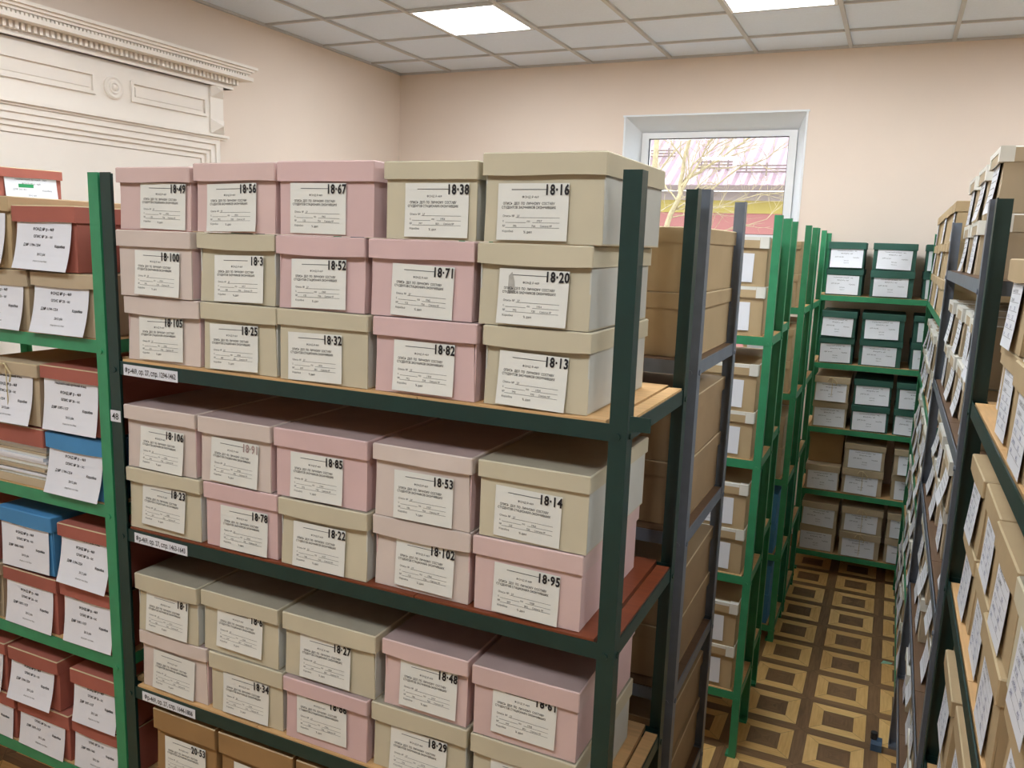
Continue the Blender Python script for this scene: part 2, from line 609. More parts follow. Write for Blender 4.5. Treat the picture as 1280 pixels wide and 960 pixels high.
def put_text(mb, s, x, z, size, m, f, align='LEFT', bold=0.0, sx=1.0, lift=0.0006, rot=0.0, space=1.0):
    """text on a label whose surface is y = f(x, z) (front is -y)"""
    vs, fs = text_polys(s, size, align, bold, sx, space)
    c, sn = math.cos(rot), math.sin(rot)
    out = []
    for a, d in vs:
        px, pz = x + a * c - d * sn, z + a * sn + d * c
        out.append((px, f(px, pz) - lift, pz))
    mb.add(out, fs, m)


def bar(mb, x0, x1, z, t, m, f, lift=0.0006):
    n = 4
    vs = []
    for i in range(n + 1):
        x = x0 + (x1 - x0) * i / n
        vs += [(x, f(x, z) - lift, z), (x, f(x, z + t) - lift, z + t)]
    mb.add(vs, [(2 * i, 2 * i + 2, 2 * i + 3, 2 * i + 1) for i in range(n)], m)


def paper(mb, w, h, f, m, nx=4, nz=8, th=0.0004):
    vs, fs = [], []
    for t in (0, th):
        for j in range(nz + 1):
            for i in range(nx + 1):
                x, z = -w / 2 + w * i / nx, -h / 2 + h * j / nz
                vs.append((x, f(x, z) + t, z))
    N = (nx + 1) * (nz + 1)
    for j in range(nz):
        for i in range(nx):
            a = j * (nx + 1) + i
            fs.append((a, a + 1, a + nx + 2, a + nx + 1))
            fs.append((N + a, N + a + nx + 1, N + a + nx + 2, N + a + 1))
    mb.add(vs, fs, m)


_lab = {}


def curlf(h, k):
    return lambda x, z: -k * max(0.0, (h / 2 - z) / h) ** 2.2


def label_form(kind, variant=0):
    """printed paper labels; each kind and variant is one shared mesh (origin = centre, front = -y)"""
    key = (kind, variant)
    if key in _lab:
        return _lab[key]
    r = random.Random(hash((len(kind), variant)) & 255)
    b = MB()
    if kind == 'personnel':                        # the A6 forms of the pink and beige boxes
        w, h, k = .148, .108, .0015 * variant
        f = curlf(h, k)
        paper(b, w, h, f, 'paper')
        bar(b, -.045, .028, .0415, .0013, 'grey_ink', f)
        put_text(b, 'ФОНД Р-469', -.005, .026, .0060, 'grey_ink', f, 'CENTER')
        put_text(b, 'ОПИСЬ  ДЕЛ  ПО  ЛИЧНОМУ  СОСТАВУ', -.008, .0135, .0068, 'ink', f, 'CENTER', .00006, .82)
        put_text(b, ('СТУДЕНТОВ СТАЦИОНАРА ОКОНЧИВШИХ', 'СТУДЕНТОВ ЗАОЧНИКОВ ОКОНЧИВШИХ')[variant % 2], -.008, .0060, .0068, 'ink', f, 'CENTER', .00006, .82)
        for z, t in ((-.010, 'Опись №   27'), (-.0195, 'с'), (-.029, '№'), (-.039, 'Коробка')):
            put_text(b, t, -.062, z, .0058, 'grey_ink', f)
        bar(b, -.034, .058, -.0112, .0006, 'grey_ink', f)
        bar(b, -.056, -.012, -.0207, .0006, 'grey_ink', f)
        bar(b, .002, .058, -.0207, .0006, 'grey_ink', f)
        bar(b, -.056, .058, -.0302, .0006, 'grey_ink', f)
        put_text(b, 'по', -.010, -.0195, .0058, 'grey_ink', f)
        put_text(b, str(1950 + r.randint(0, 30)), .010, -.0190, .0058, 'grey_ink', f)
        put_text(b, str(100 + r.randint(0, 800)), -.040, -.0285, .0058, 'grey_ink', f)
        put_text(b, str(100 + r.randint(0, 800)), .000, -.0285, .0058, 'grey_ink', f)
        put_text(b, 'Связка №', .018, -.0285, .0052, 'grey_ink', f)
        put_text(b, '% дел', -.016, -.0405, .0066, 'ink', f)
    elif kind == 'fond':                           # big A5 sheets of the coloured boxes
        w, h = .212, .146
        k = (.004, .012, .020)[variant % 3]
        f = curlf(h, k)
        paper(b, w, h, f, 'white')
        put_text(b, 'Національний архівний фонд', 0, .055, .0088, 'ink', f, 'CENTER', .0002)
        put_text(b, 'ФОНД № р - 469', .0, .030, .0105, 'ink', f, 'CENTER', .0003)
        put_text(b, 'ОПИС № 26 - ос', .0, .011, .0098, 'ink', f, 'CENTER', .0002)
        put_text(b, 'Д/№ %d-%d' % (1000 + 97 * variant, 1060 + 97 * variant), -.075, -.012, .0100, 'ink', f, 'LEFT', .0002)
        put_text(b, 'Коробка', .048, -.012, .0095, 'ink', f, 'LEFT', .0003)
        put_text(b, '2012 рік', .0, -.035, .0090, 'ink', f, 'CENTER', .0001)
        put_text(b, 'зберігати постійно', .0, -.052, .0062, 'grey_ink', f, 'CENTER')
    elif kind == 'sheet':                          # small far sheets: a few printed lines
        w, h = .196, .118
        k = (.003, .010, .016)[variant % 3]
        f = curlf(h, k)
        paper(b, w, h, f, 'white')
        put_text(b, 'Національний архівний фонд', 0, .043, .0085, 'grey_ink', f, 'CENTER')
        put_text(b, 'ФОНД № р - 469', 0, .026, .0090, 'ink', f, 'CENTER')
        put_text(b, 'Д/№ %d-%d' % (300 + 61 * variant, 360 + 61 * variant), -.070, .004, .0090, 'ink', f)
        put_text(b, 'Коробка', .040, .002, .0088, 'ink', f)
        put_text(b, '2012 рік', 0, -.018, .0085, 'ink', f, 'CENTER')
        put_text(b, 'зберігати', 0, -.032, .0070, 'grey_ink', f, 'CENTER')
    elif kind == 'narrow':                         # labels of the kraft boxes with white edges
        w, h = .175, .110
        f = curlf(h, .002)
        paper(b, w, h, f, 'white')
        put_text(b, 'ФОНД Р-469', -.02, .040, .0085, 'grey_ink', f)
        for i in range(5):
            put_text(b, ('Опис 27', 'з  ' + str(1930 + 9 * variant + i), 'по', '№ ' + str(140 + 37 * variant), 'справ')[i], -.078, .020 - .015 * i, .0085, 'ink', f)
            bar(b, -.030, .030, .019 - .015 * i, .0006, 'grey_ink', f)
    elif kind == 'blue':                           # forms filled in with blue ink on the right-hand rack
        w, h = .135, .145
        f = curlf(h, .003)
        paper(b, w, h, f, 'white')
        for i in range(7):
            z = .045 - .016 * i
            bar(b, -.055, .055, z - .002, .0006, 'grey_ink', f)
            put_text(b, ('ОПИСЬ ДЕЛ', 'личный состав', 'Студенты', 'с ' + str(1950 + variant), '№ ' + str(110 + 31 * variant), 'Связка', 'дел')[i], -.052, z, .0098, 'blue_ink' if i > 2 else 'grey_ink', f)
            if i > 2:
                put_text(b, str(120 + 47 * i + variant * 13), .012, z, .011, 'blue_ink', f)
    elif kind == 'hang':                           # loose sheet that sticks out at the bottom
        w, h = .150, .125
        f = curlf(h, (.008, .016, .012)[variant % 3])
        paper(b, w, h, f, 'white')
        for i in range(5):
            bar(b, -.055, .05, .035 - .017 * i, .0016, 'grey_ink', f)
    me = b.mesh('label_' + kind, fix=False)
    _lab[key] = (me, w, h, f)
    return _lab[key]


_num = {}


def number_mesh(s, m='ink', size=.030):
    if (s, m, size) not in _num:
        b = MB()
        put_text(b, s, 0, 0, size, m, lambda x, z: 0.0, 'RIGHT', .0009, .76, space=1.10)
        _num[(s, m, size)] = b.mesh('number', fix=False)
    return _num[(s, m, size)]


# ------------------------------------------------------------------ archive boxes
_box = {}


def body_mesh(w, d, h, c, v):
    """open-topped carton: front panel leans a little and leaves a slit beside the side walls"""
    key = ('b', round(w, 3), round(d, 3), round(h, 3), c, v)
    if key in _box:
        return _box[key]
    r = random.Random(v * 13 + 1)
    t = .003
    W = w - .009
    x0, x1 = -W / 2, W / 2
    y0, y1 = .006, d - .006
    lean = (.002, .006, .009, .004)[v % 4]
    sl = (.000, .004, .000, .007)[v % 4]
    b = MB()
    b.box(x0, x1, y0, y1, 0, t, c)
    b.box(x0, x1, y1 - t, y1, t, h, c)
    bulge = (.001, -.002, .003, .0)[v % 4]
    for s in (-1, 1):                              # side walls
        xa, xb = (x0, x0 + t) if s < 0 else (x1 - t, x1)
        xm = s * bulge
        n = 5
        vs = []
        for i in range(n + 1):
            u = i / n
            o = xm * math.sin(math.pi * u)
            y = y0 + t + .001 + (y1 - t - y0 - t - .001) * u
            vs += [(xa + o, y, t), (xb + o, y, t), (xb + o, y, h), (xa + o, y, h)]
        fs = [(0, 1, 2, 3), (4 * n + 3, 4 * n + 2, 4 * n + 1, 4 * n)]
        for i in range(n):
            k = 4 * i
            for a in range(4):
                fs.append((k + a, k + (a + 1) % 4, k + 4 + (a + 1) % 4, k + 4 + a))
        b.add(vs, fs, 'side' if c == 'beige' else 'rose' if c in ('pale', 'pink') else c)  # beige boxes get sides with painted window light
    # front panel, tapered towards the lid
    sr = sl if v % 2 else 0
    b.hexa([(x0, y0, 0), (x1, y0, 0), (x1, y0 + t, 0), (x0, y0 + t, 0),
            (x0 + sl * .4, y0 + lean, h), (x1 - sr, y0 + lean, h), (x1 - sr, y0 + t + lean, h), (x0 + sl * .4, y0 + t + lean, h)], c)
    _box[key] = b.mesh('body')
    return _box[key]


def lid_mesh(w, d, h, c, v, hl, tape=False):
    key = ('l', round(w, 3), round(d, 3), round(h, 3), c, v, hl, tape)
    if key in _box:
        return _box[key]
    r = random.Random(v * 31 + 5)
    t = .0025
    n = 8
    sag = [(.0, .0), (.0012, .001), (.003, .001), (.001, .0025)][v % 4]

    def ring(inset, z, wob):
        a, e = w / 2 - inset, inset
        pts = []
        for i in range(n + 1):
            u = i / n
            yy, zz = e, z
            if wob:
                yy -= sag[1] * math.sin(math.pi * u)
                zz -= sag[0] * math.sin(math.pi * u * (1 + v % 2)) * (1 if v % 3 else -.7)
            pts.append((-a + .002 + (2 * a - .004) * u, yy, zz))
        pts += [(a, e + .002, z), (a, d - e - .002, z), (a - .002, d - e, z), (-a + .002, d - e, z), (-a, d - e - .002, z), (-a, e + .002, z)]
        return pts
    z0, z1 = h - hl, h
    rings = [ring(t, z1 - t, 0), ring(t, z0, 1), ring(0, z0, 1), ring(0, z1 - .0025, 0), ring(.0025, z1, 0)]
    m = len(rings[0])
    vs = [p for g in rings for p in g]
    fs = [tuple(range(m - 1, -1, -1))]
    mats = ['liner' if c in ('brown', 'kraft', 'red', 'tan', 'ochre') else c]
    b = MB()
    b.add(vs, [], c)
    cr, ce = b.mi(c), b.mi('tape' if tape else mats[0])

    def F(f, mi):
        b.f.append(list(f)); b.m.append(mi)
    F(fs[0], cr)
    for i in range(4):
        for k in range(m):
            k2 = (k + 1) % m
            F((i * m + k, i * m + k2, (i + 1) * m + k2, (i + 1) * m + k), ce if i in (1, 3) else cr)
    F(range(4 * m, 5 * m), b.mi({'pink': 'greypink', 'rose': 'greypink', 'pale': 'greypink', 'beige': 'greybeige'}.get(c, c)))  # top face of pink and beige lids is greyer and darker
    if tape:                                       # white paper strips over the corners and the lid's edge
        for s in (-1, 1):
            xa, xb = sorted((s * (w / 2 + .0006), s * (w / 2 - .034)))
            b.box(xa, xb, -.0010 - sag[1], .03, z0 - .001, z1 + .0008, 'tape')
        b.box(-w / 2 + .035, w / 2 - .035, -.0006 - sag[1], .019, z1 - .012, z1 + .0005, 'tape')
    _box[key] = b.mesh('lid')
    return _box[key]


def place(parent_frame, loc, rz):
    """frame = (origin x, y, rotation) of a rack"""
    ox, oy, a = parent_frame
    c, s = math.cos(a), math.sin(a)
    return (ox + loc[0] * c - loc[1] * s, oy + loc[0] * s + loc[1] * c, loc[2]), a + rz


def archive_box(frame, x0, x1, y, z, h, c, label, group, d=.40, form='personnel', var=None, number=None,
                num_mat='ink', lx=None, lz=None, name='archive_box', body_c=None, lid_c=None, tape=False, hl=None,
                rz=None, string=False, stamp=False, lid=True, num_size=.027, lrot=None, cat='archive box'):
    w = x1 - x0 - .006
    w = round(w / .004) * .004
    v = rnd.randint(0, 3) if var is None else var
    if rz is None:
        rz = math.radians(rnd.uniform(-.5, .5))
    z += .0012
    h -= .0016
    loc, ang = place(frame, ((x0 + x1) / 2, y, z), rz)
    root = link(name, None, None, loc)
    root.rotation_euler = (0, 0, ang)
    root.empty_display_size = .05
    tag(root, label, cat, group)
    hl = hl or rnd.choice((.036, .040, .043))
    bo = link('body', body_mesh(w, d, h - .003, body_c or c, v), root)
    if lid:
        li = link('lid', lid_mesh(w, d, h, lid_c or c, v, hl, tape), root)
    if form:
        me, lw, lh, f = label_form(form, rnd.randint(0, 2) if form != 'personnel' else rnd.randint(0, 3))
        lo = link('label', me, root)
        px = 0 if lx is None else lx
        pz = (h - hl) / 2 if lz is None else lz
        pz = min(pz, h - hl - lh / 2 - .002) if lz is None else pz
        if lz is None and pz - lh / 2 < .002:
            pz = lh / 2 + .002
        lo.scale.x = min(1.0, (w - .030) / lw)
        lo.location = (px, .0035, pz)
        tilt = math.atan2((.002, .006, .009, .004)[v % 4], h)
        lo.rotation_euler = (-tilt, math.radians(rnd.uniform(-1.5, 1.5) if lrot is None else lrot), 0)
        if lx is None:
            lo.location.x = rnd.uniform(-.008, .004)
        if number:
            no = link('number', number_mesh(number, num_mat, num_size), lo)
            no.location = (lw / 2 + (.001 if lw < .16 else -.01), -.0012, lh / 2 - num_size * .80)
        if stamp:
            s = MB(); s.box(-.028, .028, -.0012, -.0006, -.012, .012, 'stamp'); so = s.build('stamp', lo); so.location = (-.02, 0, .016)
    if string:
        s = MB()
        s.tube([(0, -.0042, h - .003), (.002, -.0045, h * .5), (0, -.0042, .004)], .0016, 'string', 5)
        s.tube([(-.02, -.006, h - .010), (0, -.0075, h - .004), (.03, -.010, h - .034), (.022, -.010, h - .055)], .0022, 'string', 5)
        s.tube([(.0, -.008, h - .006), (-.018, -.014, h - .003), (-.03, -.012, h - .028)], .0022, 'string', 5)
        s.build('string', root)
    return root


# ------------------------------------------------------------------ metal racks
def rack(frame, W, D, Ht, shelves, colour, label, board='board', boards=None, fl=.034, stickers=(), flush=True, group=None, lip=.034):
    """four L-angle posts, per shelf a board on an angle frame. local x along the rack, -y is its front"""
    ox, oy, a = frame
    root = link('metal_rack', None, None, (ox, oy, 0))
    root.rotation_euler = (0, 0, a)
    root.empty_display_size = .1
    tag(root, label, 'rack', group)
    t = .003
    for sx in (0, 1):
        for sy in (0, 1):
            x = W if sx else 0
            y = D if sy else 0
            dx, dy = (-1 if sx else 1), (-1 if sy else 1)
            b = MB()
            pts = [(0, 0), (fl, 0), (fl, t), (t, t), (t, fl), (0, fl)]
            b.prism([(x + dx * p[0], y + dy * p[1]) for p in pts], 'z', .012, Ht, colour)
            po = b.build('post', root)
            xe, ye = x + dx * (fl + .012), y + dy * (fl + .012)
            f = MB(); f.box(min(x, xe), max(x, xe), min(y, ye), max(y, ye), 0, .012, colour)
            f.build('foot', po)
            for z in shelves:                      # bolts of the shelf frames on the outer flanges
                bl = MB(); bl.cyl((x + dx * fl * .55, y, z - .028), 'y', .007, -dy * .003, colour, 8); bl.build('bolt', po)
                bl = MB(); bl.cyl((x, y + dy * fl * .55, z - .028), 'x', .007, -dx * .003, colour, 8); bl.build('bolt', po)
    for i, z in enumerate(shelves):
        b = MB()
        z1 = z - .001 if flush else z - .005
        z0 = z1 - lip
        b.box(t, W - t, t, 2 * t, z0, z1, colour)
        b.box(t, W - t, D - 2 * t, D - t, z0, z1, colour)
        b.box(t, 2 * t, 2 * t, D - 2 * t, z0, z1, colour)
        b.box(W - 2 * t, W - t, 2 * t, D - 2 * t, z0, z1, colour)
        b.box(t, W - t, 2 * t, .03, z - .016, z - .013, colour)
        b.box(t, W - t, D - .03, D - 2 * t, z - .016, z - .013, colour)
        b.build('shelf_frame', root)
        b = MB()
        g = .003
        q = fl + .001
        n = 3
        for k in range(n):                         # boards lie side by side in the frame
            xa, xb = g + t + (W - 2 * g - 2 * t) * k / n, g + t + (W - 2 * g - 2 * t) * (k + 1) / n - .002
            b.box(xa + (q if k == 0 else 0), xb - (q if k == n - 1 else 0), (2 * t + g if flush else t + g), D - 2 * t - g, z - .012, z, (boards[i] if boards else board))
        for xa, xb in ((t + g, q), (W - q, W - t - g)):
            b.box(xa, xb, q, D - q, z - .012, z, (boards[i] if boards else board))
        b.build('shelf_board', root)
    return root


def sticker(root, name, txt, x0, x1, z0, z1, size, y=-.0005, rz=0, sx=1.0):
    b = MB()
    b.box(0, x1 - x0, -.0008, 0, 0, z1 - z0, 'white')
    put_text(b, txt, (x1 - x0) / 2, (z1 - z0) / 2 - size * .36, size, 'ink', lambda x, z: -.0008, 'CENTER', .0003, sx)
    o = b.build(name, root)
    o.location = (x0, y, z0)
    o.rotation_euler = (0, rz, 0)
    return o


def word(c):
    return {'pink': 'pink', 'rose': 'pink', 'pale': 'pale pink', 'beige': 'beige', 'brown': 'brown', 'kraft': 'kraft', 'ochre': 'dark brown',
            'red': 'terracotta', 'blue': 'blue', 'green': 'dark green', 'tan': 'tan'}[c]


ORD = ['first', 'second', 'third', 'fourth', 'fifth', 'sixth', 'seventh', 'eighth']

# ---- the front rack -------------------------------------------------------------------------
DX0, DX1, DY = 2.098, 3.478, -4.62
FD = (DX0, DY, 0.0)
DS = [1.787, 1.340, .888, .430]
dg = rack(FD, DX1 - DX0, .49, 2.25, DS, 'darkgreen', 'dark green metal rack full of pink and beige boxes in the foreground',
          boards=['board', 'redboard', 'board', 'board'], fl=.036, flush=False)
sticker(dg, 'number_sticker', '48', -.002, .034, 1.622, 1.652, .024)
sticker(dg, 'shelf_sticker', 'Фр-469, ор. 27, спр. 1294-1462', .050, .236, 1.748, 1.776, .0185, y=.002, rz=math.radians(.5), sx=.70)
sticker(dg, 'shelf_sticker', 'Фр-469, ор. 27, спр. 1463-1643', .062, .248, 1.303, 1.330, .0185, y=.002, rz=math.radians(1), sx=.70)
sticker(dg, 'shelf_sticker', 'Фр-469, ор. 27, спр. 1644-1806', .064, .256, .852, .878, .0185, y=.002, rz=math.radians(.5), sx=.70)
for z in (1.80, 1.03):                             # the free angle bracket on the right post
    pass
b = MB(); b.prism([(1.385, 1.775), (1.425, 1.775), (1.425, 1.803), (1.385, 1.803)], 'y', -.006, -.003, 'darkgreen'); b.build('bracket', dg)

ROWS = [  # shelf, row, [(x0, x1, colour, number, label dx)]
    (0, 2, [(2.139, 2.389, 'pink', '18·49', .030), (2.390, 2.640, 'pink', '18·56', -.008), (2.643, 2.903, 'rose', '18·67', -.020), (2.917, 3.144, 'beige', '18·38', .015), (3.148, 3.412, 'beige', '18·16', -.020)]),
    (0, 1, [(2.133, 2.389, 'pale', '18·100', .010), (2.390, 2.633, 'beige', '18·3', .008), (2.634, 2.881, 'rose', '18·52', -.005), (2.882, 3.140, 'rose', '18·71', .005), (3.142, 3.393, 'beige', '18·20', .000)]),
    (0, 0, [(2.141, 2.398, 'pale', '18·105', -.005), (2.400, 2.637, 'beige', '18·25', -.015), (2.638, 2.892, 'beige', '18·32', -.020), (2.896, 3.154, 'rose', '18·82', .000), (3.158, 3.397, 'beige', '18·13', -.006)]),
    (1, 1, [(2.132, 2.381, 'pale', '18·106', .005), (2.384, 2.617, 'pale', '18·91', .000), (2.619, 2.889, 'rose', '18·85', -.010), (2.896, 3.151, 'pale', '18·53', .005), (3.157, 3.411, 'beige', '18·14', -.010)]),
    (1, 0, [(2.131, 2.393, 'beige', '18·23', .000), (2.395, 2.633, 'rose', '18·78', .010), (2.634, 2.892, 'beige', '18·22', -.010), (2.894, 3.148, 'pale', '18·102', .010), (3.150, 3.404, 'pink', '18·95', .000)]),
    (2, 1, [(2.143, 2.368, 'beige', '18·1', .000), (2.370, 2.628, 'beige', '18·6', .000), (2.634, 2.912, 'beige', '18·27', -.010), (2.921, 3.151, 'pink', '18·48', .010), (3.157, 3.412, 'pink', '18·61', .000)]),
    (2, 0, [(2.145, 2.390, 'pale', None, .000), (2.393, 2.640, 'beige', '18·34', .000), (2.642, 2.894, 'rose', '18·86', -.010), (2.896, 3.152, 'beige', '18·29', .000), (3.156, 3.412, 'beige', None, .000)]),
]
SH = ['top', 'second', 'third', 'bottom']
tops = {}
for sh, row, items in ROWS:
    for i, (x0, x1, c, num, dx) in enumerate(items):
        hh = .163 if (sh, row) != (0, 2) else (.150, .158, .160, .158, .172)[i]
        if sh == 1:
            hh = .1655
        lab = '%s archive box %s, %s shelf of front rack' % (word(c), ('stamped ' + num.replace('·', '-')) if num else
               ('without number at %s end' % ('left' if i == 0 else 'right')), SH[sh])
        z = DS[sh] + (.163 if sh != 1 else .1655) * row
        nm = 'faint_ink' if num == '18·91' else 'ink'
        low = {'18·23': -.012, '18·102': -.006, '18·48': -.008, '18·61': -.016, '18·6': -.012, '18·86': -.017}.get(num, 0)
        a = archive_box(FD, x0 - DX0, x1 - DX0, .010 + rnd.uniform(-.006, .006), z, hh, c, lab, 'archive boxes on the front rack',
                        number=num, num_mat=nm, lx=dx, lz=.0615 if not low else None, var=rnd.randint(0, 3))
        for ch in a.children:
            if ch.name.startswith('label') and num == '18·20':
                sm = MB()
                sm.add([(-.056, -.0008, -.052), (-.030, -.0008, -.053), (-.033, -.0008, -.040), (-.037, -.0008, -.030), (-.043, -.0008, -.028), (-.050, -.0008, -.034)], [tuple(range(6))], 'smudge')
                sm.add([(-.054, -.0008, -.010), (-.036, -.0008, -.008), (-.040, -.0008, .030), (-.046, -.0008, .048), (-.053, -.0008, .040)], [tuple(range(5))], 'smudge')
                sm.build('smudge', ch, fix=False)
            if ch.name.startswith('label'):
                ch.location.z = .058 + rnd.uniform(-.002, .003) + abs(low)
# the brown boxes at the bottom
bx = [(2.181, 2.413), (2.418, 2.668), (2.672, 2.912), (2.916, 3.146), (3.150, 3.400)]
for i, (x0, x1) in enumerate(bx):
    for row in (0, 1):
        if row == 0:
            lab = 'brown box, %s from left, lower row, bottom shelf of front rack' % ORD[i]
        else:
            lab = 'dark brown box %s, bottom shelf of front rack' % ('stamped 20-53' if i == 0 else ORD[i] + ' from left, upper row')
        archive_box(FD, x0 - DX0, x1 - DX0, .012 + (.03 if i == 3 else 0), DS[3] + .200 * row, .200, 'ochre', lab, 'brown boxes on the bottom shelf', number='20·53' if (i == 0 and row) else None,
                    lx=.0, hl=.058, tape=False)

# ---- light green rack on the left ------------------------------------------------------------
LX0, LX1 = .700, 2.090
FL = (LX0, DY, 0.0)
LS = [1.830, 1.386, .950, .555]
rack(FL, LX1 - LX0, .49, 2.25, LS, 'lightgreen', 'light green metal rack of coloured boxes at the left edge', fl=.036)
LB = [  # shelf z, dz, x0, x1, h, colour, lid colour, label text, opts
    (0, 0, 1.797, 2.050, .165, 'tan', 'tan box with a large white label, bottom of the pile beside the green post', {}),
    (0, 0, 1.545, 1.790, .165, 'tan', 'tan box with a curling white label, left of the one beside the post', {}),
    (0, .166, 1.738, 1.992, .172, 'red', 'terracotta box with a worn lid and spreading label, topmost by the green post', dict(var=1)),
    (0, .166, 1.480, 1.732, .195, 'kraft', 'kraft box at the left edge beside the topmost terracotta box', {}),
    (1, .178, 1.810, 2.066, .180, 'red', 'terracotta box on top of the blue box, second shelf of the left rack', {}),
    (1, .178, 1.552, 1.806, .176, 'tan', 'tan box tied with string, second shelf of the left rack', dict(string=True)),
    (1, 0, 1.818, 2.064, .172, 'blue', 'blue box under a terracotta box, second shelf of the left rack', dict(var=2)),
    (2, .178, 1.843, 2.070, .172, 'red', 'upper terracotta box by the post, third shelf of the left rack', {}),
    (2, .178, 1.582, 1.826, .178, 'blue', 'blue box on a terracotta one, third shelf of the left rack', {}),
    (2, 0, 1.836, 2.068, .172, 'red', 'lower terracotta box by the post, third shelf of the left rack', {}),
    (2, 0, 1.590, 1.828, .172, 'red', 'terracotta box under the blue one, third shelf of the left rack', {}),
    (2, 0, 1.336, 1.584, .172, 'tan', 'tan box at the left edge, third shelf of the left rack', {}),
    (2, .178, 1.326, 1.574, .172, 'red', 'terracotta box at the left edge, third shelf of the left rack', {}),
    (3, .150, 1.858, 2.070, .160, 'red', 'terracotta box by the post, upper row of the left rack\'s fourth shelf', {}),
    (3, .150, 1.584, 1.812, .160, 'red', 'terracotta box with sagging label, upper row of the left rack\'s fourth shelf', dict(var=2)),
    (3, .150, 1.330, 1.576, .160, 'red', 'terracotta box at the left edge, upper row of the left rack\'s fourth shelf', {}),
    (3, 0, 1.852, 2.068, .148, 'red', 'terracotta box by the post, lower row of the left rack\'s fourth shelf', {}),
    (3, 0, 1.612, 1.846, .148, 'red', 'terracotta box second from the post, lower row of the left rack\'s fourth shelf', {}),
    (3, 0, 1.358, 1.604, .148, 'red', 'terracotta box at the left edge, lower row of the left rack\'s fourth shelf', {}),
]
for sh, dz, x0, x1, h, c, lab, o in LB:
    archive_box(FL, x0 - LX0, x1 - LX0, .008, LS[sh] + dz, h, c, lab, 'coloured boxes on the left rack', form='fond', **o)
# box with its front open: sheaves of paper inside, lid pulled over
ob = archive_box(FL, 1.560 - LX0, 1.816 - LX0, .008, LS[1], .174, 'tan', 'open fronted box stuffed with paper sheaves under a terracotta lid', 'coloured boxes on the left rack', form=None, lid_c='red', var=0, hl=.052)
for ch in list(ob.children):
    if ch.name.startswith('body'):
        me = ch.data = ch.data.copy()
        bm = bmesh.new(); bm.from_mesh(me)
        for v in bm.verts:                         # the front flap has dropped
            if v.co.y < .03 and v.co.z > .05 and abs(v.co.x) < .2 and v.co.y < .0129 + .004 and v.co.y < .012:
                v.co.z = .022
        bm.to_mesh(me); bm.free()
pb = MB()
z = .010
r2 = random.Random(3)
while z < .112:
    th = r2.uniform(.005, .011)
    dx, dy = r2.uniform(-.006, .006), r2.uniform(-.004, .006)
    pb.box(-.112 + dx, .110 + dx, .012 + dy, .33 + dy, z, z + th * .86, r2.choice(('paper', 'white', 'paper', 'tape', 'tan')))
    z += th
pb.build('paper_sheaves', ob)

# ---- rack behind the left one, its boxes show above -------------------------------------------
FLB = (.300, -4.09, 0.0)
rack(FLB, 1.77, .49, 2.25, [1.84, 1.40, .955, .50], 'lightgreen', 'light green metal rack standing behind the left rack')
GLB = 'boxes on the rack behind the left one'
for i, (x0, x1, h, c, lab0, lab1, fm) in enumerate([
        (.12, .385, .172, 'kraft', 'kraft box under the leftmost upper box behind the left rack', 'leftmost upper kraft box behind the left rack', None),
        (.395, .66, .172, 'beige', 'beige box under the white labelled one behind the left rack', 'white labelled beige box under the highest terracotta box', 'sheet'),
        (.67, .925, .178, 'kraft', 'lower kraft box behind the topmost terracotta box with spreading label', 'kraft box whose lid shows behind the topmost terracotta box', None),
        (.935, 1.195, .176, 'kraft', 'lower kraft box second from the right behind the left rack', 'upper kraft box whose lid shows left of the tall green post', None)]):
    archive_box(FLB, x0, x1, .02, 1.84, h, c, lab0, GLB, form=fm)
    archive_box(FLB, x0, x1, .02, 1.84 + h, h, c, lab1, GLB, form=fm)
archive_box((0, 0, 0), .78 - .128, .78 + .128, -3.87, 1.84 + .344, .150, 'red', 'terracotta box with a green stamp on its label, highest at the left edge', GLB,
            form='sheet', stamp=True, rz=math.radians(80))

# ---- slate grey rack back to back with the front rack ------------------------------------------
FG = (2.088, -4.065, 0.0)
GS = [1.838, 1.390, .950, .500]
rack(FG, 1.397, .53, 2.255, GS, 'grey', 'slate grey metal rack back to back with the front rack', board='darkboard', fl=.036)
GG = 'large brown boxes on the grey rack behind the front one'
for sh, rows in enumerate(((.165, .165), (.172, .172), (.152, .152), (.165, .165))):
    z = GS[sh]
    for r, h in enumerate(rows):
        for k, (xa, xb) in enumerate(((3.176, 3.466), (2.876, 3.170))):
            nm = ('end of the' if k == 0 else 'one box in from the end of the')
            # turned round: its front looks to the far aisle
            w2 = (xa + xb) / 2
            fr = (0, 0, 0)
            root = archive_box((w2, -3.545, math.pi), -(xb - xa) / 2, (xb - xa) / 2, 0, z, h, 'brown' if sh else 'kraft',
                               '%s box, %s row, %s shelf of slate grey rack, %s' % ('brown' if sh else 'kraft', ('lower', 'upper')[r], SH[sh], ('at the aisle end', 'one in from the aisle end')[k]), GG, form='narrow', d=.47, hl=.040)
            z_ = z
        z += h

# ---- light green racks beyond the first cross aisle ----------------------------------------------
RB = 3.497
W = 1.38


def column(frame, shelves, cols, rows, h, c, where, group, front=.012, d=.32, form='narrow', colname=None, **o):
    for si, z in enumerate(shelves):
        for ci, (x0, x1) in enumerate(cols):
            for r in range(rows):
                cc = c(si, ci, r) if callable(c) else c
                if cc is None:
                    continue
                lab = '%s box, %s row, %s, %s shelf, %s' % (word(cc), ('lower', 'upper', 'topmost')[r] if rows < 3 else ('bottom', 'middle', 'topmost')[r],
                                                             colname[ci] if colname else ORD[ci] + ' column', (SH5 if len(shelves) == 5 else SH)[si], where)
                oo = dict(o)
                fm = form(si, ci, r) if callable(form) else form
                archive_box(frame, x0, x1, front, z + h * r, h, cc, lab, group, d=d, form=fm, **oo)


